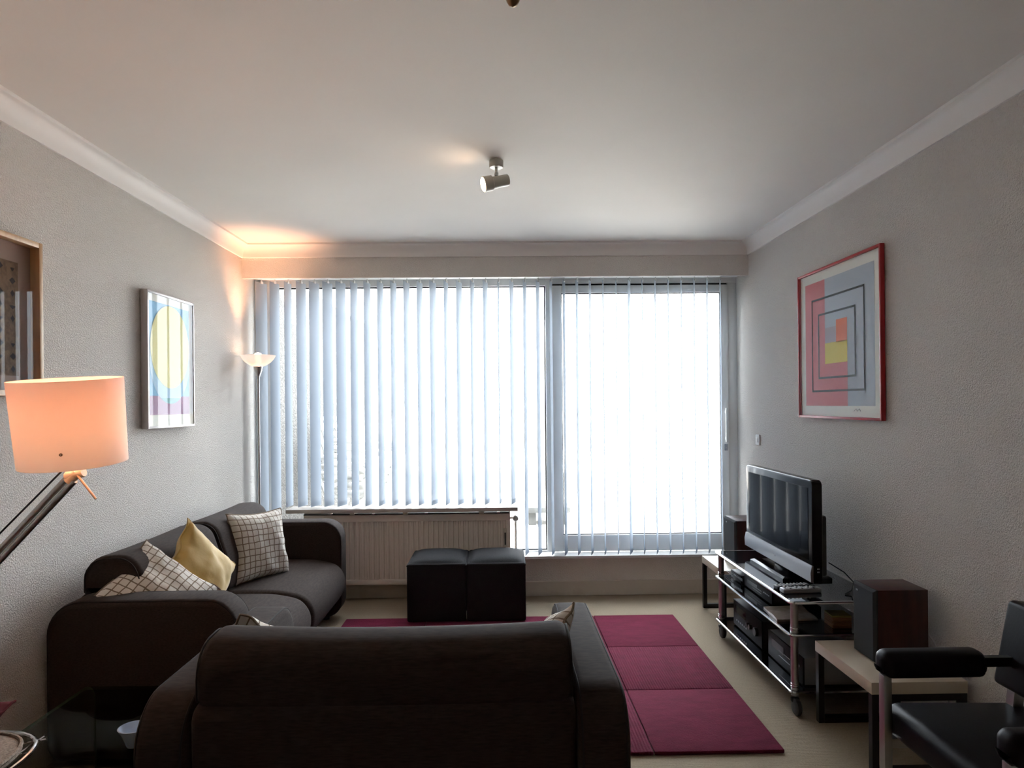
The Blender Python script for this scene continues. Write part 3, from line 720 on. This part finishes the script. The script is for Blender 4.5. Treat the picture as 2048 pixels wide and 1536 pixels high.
# television
tt = thing('television', (1.56, 3.70, .525), 'black flat-screen television with silver lower bar on glass stand', 'television')
ty0, ty1, tz0, tz1, txf = 3.25, 4.13, .568, 1.066, 1.50
pr = round_poly([(ty0, tz0), (ty1, tz0), (ty1, tz1), (ty0, tz1)], [.012, .012, .028, .028], 5)
bm = bmesh.new(); soft_prism(bm, pr, txf, txf + .05, .008, 3); part('housing', bm, 'gloss_black', tt)
part('rear_box', bx(txf + .05, txf + .10, ty0 + .06, ty1 - .06, tz0 + .02, tz1 - .18, bev=.012), 'black_plastic', tt)
part('screen', bx(txf - .002, txf + .004, ty0 + .045, ty1 - .045, tz0 + .108, tz1 - .040), 'screen', tt)
bm = bmesh.new(); loft(bm, [[(txf + a, y, tz0 + b) for a, b in ((.004, .004), (-.010, .010), (-.012, .055), (-.004, .088), (.004, .088))] for y in (ty0 + .002, ty1 - .002)]); br = part('speaker_bar', bm, 'silver', tt)
part('badge', bx(txf - .0135, txf - .011, 3.67, 3.70, tz0 + .042, tz0 + .050), 'silver', br)
for z in (tz0 + .055, tz0 + .070): part('port', bx(txf + .02, txf + .032, ty0 - .0015, ty0 + .004, z, z + .006), 'silver', tt)
bm = bmesh.new(); loft(bm, [[(x, y, .5252) for x, y in ((1.445, 3.47), (1.70, 3.47), (1.70, 3.92), (1.445, 3.92))], [(x, y, .538) for x, y in ((1.445, 3.47), (1.70, 3.47), (1.70, 3.92), (1.445, 3.92))], [(x, y, .545) for x, y in ((1.462, 3.485), (1.69, 3.485), (1.69, 3.905), (1.462, 3.905))]])
part('base', bm, 'gloss_black', tt, smooth=False)
part('neck', bx(1.53, 1.60, 3.60, 3.79, .543, .62, bev=.008), 'gloss_black', tt)
bm = bmesh.new(); tube(bm, [(1.60, 3.30, .66), (1.66, 3.27, .62), (1.70, 3.26, .575), (1.68, 3.24, .54), (1.64, 3.22, .5285)], .0028, 6); part('power_cable', bm, 'cable_black', tt)

# remote controls on the top shelf
def remote(loc, rz, L, W, H, m, label, bmats):
    t = thing('remote_control', loc, label, 'remote', 'remote controls', rot=(0, 0, rz), world=False)
    pr = round_poly([(-W / 2, 0), (W / 2, 0), (W / 2, H), (-W / 2, H)], [H * .3] * 4, 3)
    bm = bmesh.new(); soft_prism(bm, pr, -L / 2, L / 2, H * .25, 3); part('body', bm, m, t)
    for i in range(9):
        for j in range(3):
            x = -L / 2 + .018 + i * (L - .036) / 8; y = -W / 3.2 + j * W / 3.2
            bm = bmesh.new(); box(bm, x - .004, x + .004, y - .0045, y + .0045, H - .001, H + .003, bev=.001, seg=1); part('button', bm, bmats[(i + j) % len(bmats)], t)
remote((1.450, 3.275, .5255), math.radians(4), .19, .048, .022, 'silver', 'silver remote control nearest the corner of the stand', ('plastic_white', 'black_plastic', 'plastic_white'))
remote((1.440, 3.345, .5255), math.radians(8), .18, .045, .018, 'black_plastic', 'black remote control behind the silver one on the stand', ('silver', 'plastic_white'))

# equipment on the lower shelves (fronts face the room, -x)
def device(name, x0, x1, y0, y1, z0, z1, top, label, style):
    t = thing(name, ((x0 + x1) / 2, (y0 + y1) / 2, z0), label, 'hi-fi')
    part('case', bx(x0 + .008, x1, y0, y1, z0 + .006, z1, bev=.002), top, t)
    fp = part('front_panel', bx(x0, x0 + .010, y0, y1, z0 + .006, z1, bev=.002), 'device_front', t)
    H = z1 - z0
    if style == 'receiver':
        part('display', bx(x0 - .001, x0 + .002, y1 - .20, y1 - .04, z0 + H * .55, z0 + H * .85), 'screen', fp)
        for y, r in ((y0 + .07, .024), (y0 + .15, .014), (y0 + .19, .014)):
            bm = bmesh.new(); lathe(bm, [(r, 0), (r, .012), (r * .9, .016)], (x0, y, z0 + H * .5), 18, (-1, 0, 0), cap1=True); part('knob', bm, 'black_plastic', fp)
        for k in range(6): part('button', bx(x0 - .003, x0 + .001, y1 - .22 + k * .03, y1 - .205 + k * .03, z0 + H * .25, z0 + H * .31), 'silver', fp)
    else:
        part('tray', bx(x0 - .0015, x0 + .002, y1 - .20, y1 - .05, z0 + H * .50, z0 + H * .80), 'black_plastic', fp)
        for k in range(4): part('button', bx(x0 - .003, x0 + .001, y0 + .03 + k * .022, y0 + .042 + k * .022, z0 + H * .60, z0 + H * .68), 'silver', fp)
        for k in range(2): part('trim_line', bx(x0 - .0015, x0 + .001, y0 + .14, y0 + .27, z0 + H * (.35 + .2 * k), z0 + H * (.37 + .2 * k)), 'silver', fp)
    for y in (y0 + .03, y1 - .03):
        for x in (x0 + .03, x1 - .03):
            bm = bmesh.new(); lathe(bm, [(.012, 0), (.012, .007)], (x, y, z0), 10, cap0=True, cap1=True); part('foot', bm, 'black_plastic', t)
device('disc_player', 1.42, 1.68, 3.55, 3.95, .3755, .445, 'black_plastic', 'black disc player on the middle shelf under the screen', 'player')
device('set_top_box', 1.41, 1.64, 3.98, 4.15, .3755, .425, 'black_plastic', 'black box at the window end of the middle shelf', 'player')
device('receiver', 1.40, 1.74, 3.64, 4.08, .1125, .265, 'black_plastic', 'large black amplifier with round knobs on the bottom shelf', 'receiver')
device('video_recorder', 1.41, 1.73, 3.17, 3.58, .1125, .245, 'silver', 'silver-topped black recorder at the near end of the bottom shelf', 'player')
bm = bmesh.new()
rows = []
for k in range(9):
    y = 3.30 + .22 * k / 8; rows.append([(1.345 + .02 * k / 8, y, .3765 + .010 + .004 * math.sin(k * .7)), (1.55 + .02 * k / 8, y + .01, .3765 + .006 + .003 * math.sin(k)), (1.55 + .02 * k / 8, y + .01, .376), (1.345 + .02 * k / 8, y, .376)])
loft(bm, rows); single('magazine', bm, 'magazine', (1.45, 3.40, .376), 'open pale magazine lying on the middle shelf of the stand', 'magazine')
t0 = None
for k in range(7):
    z = .3755 + .0085 * k; a = math.radians(random.uniform(-4, 4))
    bm = bmesh.new(); box(bm, -.045, .045, -.045, .045, 0, .008, bev=.0015, seg=1)
    single('disc_case', bm, 'card_yellow' if k == 6 else 'card_orange', (1.61, 3.235, z), ('yellow case on top of the small pile at the near end of middle shelf' if k == 6 else ('lowest', 'second lowest', 'third lowest', 'middle', 'third from top', 'second from top')[k] + ' orange case in the small pile on the middle shelf'), 'case', 'orange cases on the middle shelf', rot=(0, 0, a))

# ------------------------------------------------------------------ little tables with speakers
def low_table(y0, y1, label):
    xa, xb = 1.425, 1.80
    t = thing('side_table', ((xa + xb) / 2, (y0 + y1) / 2, 0), label, 'table', 'low cream tables under the speakers')
    part('tabletop', bx(xa, xb, y0, y1, .315, .362, bev=.002), 'table_white', t)
    for y in (y0, y1 - .03):
        q = .028
        bm = bmesh.new(); box(bm, xa + .002, xa + q, y + .001, y + .029, 0, .315, bev=.001, seg=1); box(bm, xb - q, xb - .002, y + .001, y + .029, 0, .315, bev=.001, seg=1)
        box(bm, xa + q, xb - q, y + .001, y + .029, 0, q); box(bm, xa + q, xb - q, y + .001, y + .029, .288, .315)
        part('leg_frame', bm, 'black_metal', t)
low_table(2.605, 3.075, 'low cream table with black frame under the near speaker')
low_table(4.36, 4.80, 'low cream table with black frame in the window corner')
def speaker(y0, y1, label):
    xa, xb, z0, z1 = 1.54, 1.765, .3625, .664
    t = thing('loudspeaker', ((xa + xb) / 2, (y0 + y1) / 2, z0), label, 'speaker', 'bookshelf loudspeakers')
    part('cabinet', bx(xa + .016, xb, y0, y1, z0, z1, bev=.002), 'cherry', t)
    pr = [(y0, z0), (y1, z0), (y1, z1), (y0, z1)]; i2 = [(y0 + .012, z0 + .006), (y1 - .012, z0 + .006), (y1 - .012, z1 - .012), (y0 + .012, z1 - .012)]
    bm = bmesh.new(); loft(bm, [[(xa + .016, a, b) for a, b in pr], [(xa + .010, a, b) for a, b in pr], [(xa, a, b) for a, b in i2]]); part('grille', bm, 'grille', t, smooth=False)
    bm = bmesh.new(); box(bm, xa - .001, xa + .002, (y0 + y1) / 2 + .04, (y0 + y1) / 2 + .055, z1 - .035, z1 - .028); part('badge', bm, 'silver', t)
    return t
sp = speaker(2.79, 2.965, 'cherry wood speaker on the near cream table, large at right')
bm = bmesh.new(); tube(bm, [(1.765, 2.84, .50), (1.79, 2.80, .45), (1.805, 2.76, .38), (1.812, 2.74, .25), (1.815, 2.73, .10)], .0028, 6); part('speaker_cable', bm, 'cord_white', sp)
speaker(4.45, 4.68, 'cherry wood speaker on the window-corner table, half hidden by the television')

# ------------------------------------------------------------------ black leather armchair, right foreground
ch = thing('armchair', (1.50, 1.88, 0), 'black leather armchair with steel frame at the right edge', 'chair')
pr = round_poly([(1.272, .345), (1.72, .345), (1.72, .445), (1.272, .452)], [.03, .02, .02, .035], 5)
bm = bmesh.new(); soft_prism(bm, pr, 1.63, 2.25, .025, 4, axis='y'); part('seat', bm, 'leather', ch)
pr = round_poly([(1.650, .50), (1.700, .49), (1.785, .765), (1.705, .778)], [.015, .015, .02, .02], 5)
bm = bmesh.new(); soft_prism(bm, pr, 1.65, 2.275, .018, 4, axis='y'); part('backrest', bm, 'leather', ch)
for y in (2.215, 1.665):
    pr = round_poly([(y - .040, .550), (y + .040, .550), (y + .040, .632), (y - .040, .632)], [.012, .012, .03, .03], 5)
    bm = bmesh.new(); soft_prism(bm, pr, 1.235, 1.575, .03, 4); part('armrest', bm, 'leather', ch)
    part('arm_bracket', bx(1.55, 1.70, y - .012, y + .012, .575, .605), 'black_metal', ch)
    bm = bmesh.new(); box(bm, 1.244, 1.270, y - .016, y + .016, 0, .552, bev=.002); part('leg', bm, 'steel', ch)
    bm = bmesh.new(); loft(bm, [[(x + dx, y + dy, z) for dx, dy in ((0, -.016), (.034, -.016), (.034, .016), (0, .016))] for x, z in ((1.70, 0), (1.655, .35), (1.675, .52), (1.72, .64))]); part('leg', bm, 'steel', ch)
    part('seat_rail', bx(1.27, 1.66, y - .012, y + .012, .315, .346), 'steel', ch)

# ------------------------------------------------------------------ ceiling spotlight
sl = thing('ceiling_spotlight', (0.0, 3.26, ZC), 'small off-white spotlight fixed to the middle of the ceiling', 'lamp')
bm = bmesh.new(); lathe(bm, [(.0325, 0), (.034, -.003), (.034, -.030), (.031, -.034)], (0, 3.26, ZC), 28, cap0=True, cap1=True); part('canopy', bm, 'lamp_white', sl)
bm = bmesh.new(); tube(bm, [(0, 3.26, ZC - .032), (0, 3.26, ZC - .062)], .007, 10); box(bm, -.010, .010, 3.252, 3.268, ZC - .074, ZC - .058, bev=.003); part('stem', bm, 'steel', sl)
ax = Vector((-.93, -.27, -.25)).normalized(); c = Vector((.028, 3.272, ZC - .094)) 
bm = bmesh.new(); lathe(bm, [(.001, -.030), (.026, -.030), (.028, -.026), (.028, .050), (.036, .054), (.036, .096), (.033, .097)], c, 28, ax); part('head', bm, 'lamp_white', sl)
bm = bmesh.new(); lathe(bm, [(.0335, .0965), (.030, .100), (.018, .103), (.001, .104)], c, 28, ax); part('lens', bm, 'spot_face', sl)
# fitting cut by the upper edge of the photo
t = thing('ceiling_pendant', (.045, 1.68, ZC), 'small brass ceiling fitting cut by the top edge of the photo', 'lamp')
bm = bmesh.new(); lathe(bm, [(.05, 0), (.05, -.015), (.02, -.04)], (.045, 1.68, ZC), 24, cap0=True, cap1=True); part('canopy', bm, 'brass', t)
bm = bmesh.new(); tube(bm, [(.045, 1.68, ZC - .03), (.045, 1.68, ZC - .13)], .007, 10); part('stem', bm, 'brass', t)
bm = bmesh.new(); lathe(bm, [(.004, .03), (.018, .02), (.022, 0), (.016, -.02), (.010, -.03), (.001, -.034)], (.045, 1.68, ZC - .150), 20); part('finial', bm, 'brass', t)

# ------------------------------------------------------------------ floor lamp in the window corner
tl = thing('uplighter', (-1.70, 4.86, 0), 'slim chrome uplighter with frosted glass bowl in the window corner', 'lamp')
bm = bmesh.new(); lathe(bm, [(.11, 0), (.11, .012), (.09, .02), (.012, .03)], (-1.70, 4.86, 0), 32, cap0=True, cap1=True); part('base', bm, 'steel', tl)
bm = bmesh.new(); tube(bm, [(-1.70, 4.86, .02), (-1.70, 4.86, 1.665)], .0085, 12); part('pole', bm, 'steel', tl)
bm = bmesh.new(); lathe(bm, [(.009, 1.655), (.016, 1.672), (.026, 1.70), (.030, 1.724), (.031, 1.727)], (-1.70, 4.86, 0), 28, cap1=True); part('cup', bm, 'steel', tl)
bm = bmesh.new(); lathe(bm, [(.028, 1.727), (.055, 1.737), (.085, 1.757), (.106, 1.780), (.120, 1.806), (.1175, 1.807), (.103, 1.783), (.083, 1.761), (.054, 1.741), (.028, 1.731)], (-1.70, 4.86, 0), 40); part('bowl', bm, 'bowl', tl)
bm = bmesh.new(); lathe(bm, [(.012, 1.729), (.014, 1.760), (.026, 1.785), (.028, 1.805), (.020, 1.822), (.001, 1.828)], (-1.70, 4.86, 0), 20); part('bulb', bm, 'bulb', tl)
pl = bpy.data.lights.new('uplighter_bulb_light', 'POINT'); pl.energy = 0.25; pl.color = (1.0, 0.48, 0.27); pl.shadow_soft_size = .03
po = bpy.data.objects.new('uplighter_bulb_light', pl); COL.objects.link(po); po.location = (-1.70, 4.86, 1.80)
su = bpy.data.lights.new('uplighter_beam', 'SPOT'); su.energy = 9.0; su.color = (1.0, 0.50, 0.28); su.spot_size = math.radians(80); su.spot_blend = 1.0; su.shadow_soft_size = .03
suo = bpy.data.objects.new('uplighter_beam', su); COL.objects.link(suo); suo.location = (-1.68, 4.86, 1.835); suo.rotation_euler = (PI, 0, 0)

# ------------------------------------------------------------------ reading lamp with drum shade, left foreground
dl = thing('arc_floor_lamp', (-1.70, 2.10, 0), 'floor lamp with lit cream drum shade on an angled arm', 'lamp')
bm = bmesh.new(); lathe(bm, [(.115, 0), (.115, .016), (.10, .022), (.014, .026)], (-1.70, 2.10, 0), 32, cap0=True, cap1=True); part('base', bm, 'steel', dl)
bm = bmesh.new(); tube(bm, [(-1.70, 2.10, .02), (-1.70, 2.10, .82)], .011, 12); part('pole', bm, 'steel', dl)
J = Vector((-1.70, 2.10, .815)); E2 = Vector((-1.268, 2.045, 1.240))
d = (E2 - J).normalized(); sd = d.cross(Vector((0, 1, 0))).normalized()
bm = bmesh.new(); lathe(bm, [(.020, -.02), (.020, .02)], J, 16, (0, 1, 0), cap0=True, cap1=True); part('joint', bm, 'black_metal', dl)
for s in (-1, 1):
    bm = bmesh.new(); tube(bm, [J + sd * .0105 * s, E2 + sd * .0105 * s], .0095, 12); part('arm', bm, 'steel', dl)
bm = bmesh.new(); tube(bm, [J + sd * .055 + d * .02, J + sd * .045 + d * .3, E2 + sd * .036 + d * .015], .0028, 6); part('tension_cable', bm, 'cable_black', dl)
E3 = Vector((-1.258, 2.045, 1.252))
bm = bmesh.new(); lathe(bm, [(.013, -.028), (.015, -.024), (.015, .024), (.013, .028)], E3, 16, (1, -.1, .25), cap0=True, cap1=True)
tube(bm, [E3 - d * .03, E3 + d * .012], .015, 12); part('clamp', bm, 'lamp_beige', dl)
bm = bmesh.new(); tube(bm, [E3 + Vector((.012, -.012, 0)), E3 + Vector((.072, -.02, -.072))], .0035, 8); part('lever', bm, 'lamplit_metal', dl)
ax = Vector((.055, -.115, 1)).normalized(); ax = Vector((-.02, -.10, 1)).normalized()
C0 = Vector((-1.258, 2.04, 1.284))
bm = bmesh.new(); lathe(bm, [(.1415, 0), (.1475, .250), (.1460, .250), (.1400, 0), (.1415, 0)], C0, 56, ax); sh = part('shade', bm, 'shade', dl)
bm = bmesh.new(); tube(bm, [C0, C0 + ax * .02], .02, 12); lathe(bm, [(.018, .02), (.03, .06), (.035, .10), (.025, .135), (.001, .145)], C0, 20, ax); part('bulb', bm, 'bulb', dl)
bm = bmesh.new()
for q in range(3): tube(bm, [C0 + ax * .012, C0 + ax * .012 + Vector((math.cos(q * 2.1 + .4), math.sin(q * 2.1 + .4), 0)) * .139], .002, 6)
part('shade_ring', bm, 'steel', dl)
bm = bmesh.new(); lathe(bm, [(.0045, 0), (.0045, .003), (.001, .004)], C0 + ax * .036 + Vector((.050, -.1345, 0)), 10, (.35, -1, -.1)); part('screw', bm, 'brass', sh)
pl = bpy.data.lights.new('reading_bulb_light', 'POINT'); pl.energy = 0.60; pl.color = (1.0, 0.38, 0.20); pl.shadow_soft_size = .04
po = bpy.data.objects.new('reading_bulb_light', pl); COL.objects.link(po); po.location = C0 + ax * .17

# ------------------------------------------------------------------ bent glass table and tumbler
gt = thing('glass_table', (-1.235, 2.24, 0), 'low bent-glass side table between the two brown sofas', 'table')
xa, xb, ya, yb, zt, th = -1.488, -.99, 1.955, 2.528, .45, .010
def bend(o):
    r = .075 - o; pts = [(yb - o, 0.0)]
    pts += [(yb - .075 + r * math.cos(q * PI / 16), zt - .075 + r * math.sin(q * PI / 16)) for q in range(0, 9)]
    pts += [(ya + .075 - r * math.sin(q * PI / 16), zt - .075 + r * math.cos(q * PI / 16)) for q in range(0, 9)]
    pts += [(ya + o, 0.0)]
    return pts
po_, pi_ = bend(0), bend(th)
bm = bmesh.new(); rings = [[(x, y, z) for y, z in po_] for x in (xa, xb)]; loft(bm, rings, False, False, closed=False)
rings = [[(x, y, z) for y, z in pi_] for x in (xa, xb)]; loft(bm, rings, False, False, closed=False); part('bent_sheet', bm, 'table_glass', gt)
bm = bmesh.new()
for x in (xa, xb):
    e = [[bm.verts.new((x + s, *p)) for p in q] for s in (0,) for q in (po_, pi_)]
    for i in range(len(po_) - 1): bm.faces.new((e[0][i], e[0][i + 1], e[1][i + 1], e[1][i]))
part('polished_edge', bm, 'glass_edge', gt, smooth=False)
bm = bmesh.new(); lathe(bm, [(.001, 0), (.018, 0), (.021, .005), (.032, .036), (.043, .056), (.0405, .057), (.029, .036), (.019, .010), (.001, .008)], (-1.085, 2.03, .4505), 32)
single('tumbler', bm, 'cup_window_glow', (-1.085, 2.03, .4505), 'small flared cup coloured with pale window light, on the glass table', 'cup')

# ------------------------------------------------------------------ wire chair with pad, bottom left corner
wc = thing('wire_chair', (-1.50, 1.69, 0), 'chrome wire chair with beige woven pad in bottom left corner', 'chair')
cx, cy = -1.515, 1.69
def sq(rx_, ry_, z, n=40, e=.55, lift=0):
    out = []
    for k in range(n):
        q = 2 * PI * k / n; c_, s_ = math.cos(q), math.sin(q)
        out.append((cx + rx_ * math.copysign(abs(c_) ** e, c_), cy + ry_ * math.copysign(abs(s_) ** e, s_), z + lift * s_))
    return out
bm = bmesh.new(); tube(bm, sq(.272, .262, .535), .0055, 8, cyc=True); rim = part('rim', bm, 'chrome', wc)
bm = bmesh.new()
for k in range(7):
    f = -.9 + .3 * k
    tube(bm, [(cx + f * .26, cy - .24, .53), (cx + f * .20, cy, .505), (cx + f * .26, cy + .24, .53)], .0025, 5)
    tube(bm, [(cx - .25, cy + f * .25, .53), (cx, cy + f * .20, .503), (cx + .25, cy + f * .25, .53)], .0025, 5)
part('wire_mesh', bm, 'chrome', wc, kind='stuff')
bm = bmesh.new(); loft(bm, [sq(.20, .19, .517), sq(.238, .228, .520), sq(.246, .236, .532), sq(.238, .228, .545), sq(.20, .19, .550), sq(.05, .05, .552)]); pd = part('seat_pad', bm, 'pad', wc)
bm = bmesh.new(); tube(bm, sq(.244, .234, .545), .005, 6, cyc=True); part('pad_piping', bm, 'pad', pd)
for sx_ in (-1, 1):
    bm = bmesh.new(); tube(bm, [(cx + sx_ * .12, cy - .19, 0.006), (cx + sx_ * .09, cy - .15, .50), (cx + sx_ * .09, cy + .05, .50), (cx + sx_ * .12, cy + .19, .006)], .006, 8); part('leg', bm, 'chrome', wc)
bm = bmesh.new(); tube(bm, [(cx - .12, cy - .19, .01), (cx + .12, cy - .19, .01)], .006, 8); part('leg_bar', bm, 'chrome', wc)
o = pillow('cushion', 'red_velvet', (-1.495, 1.74, .603), (0.12, -.05, .15), .165, .05, 'dark red velvet cushion on the wire chair in bottom left corner', None, 21)
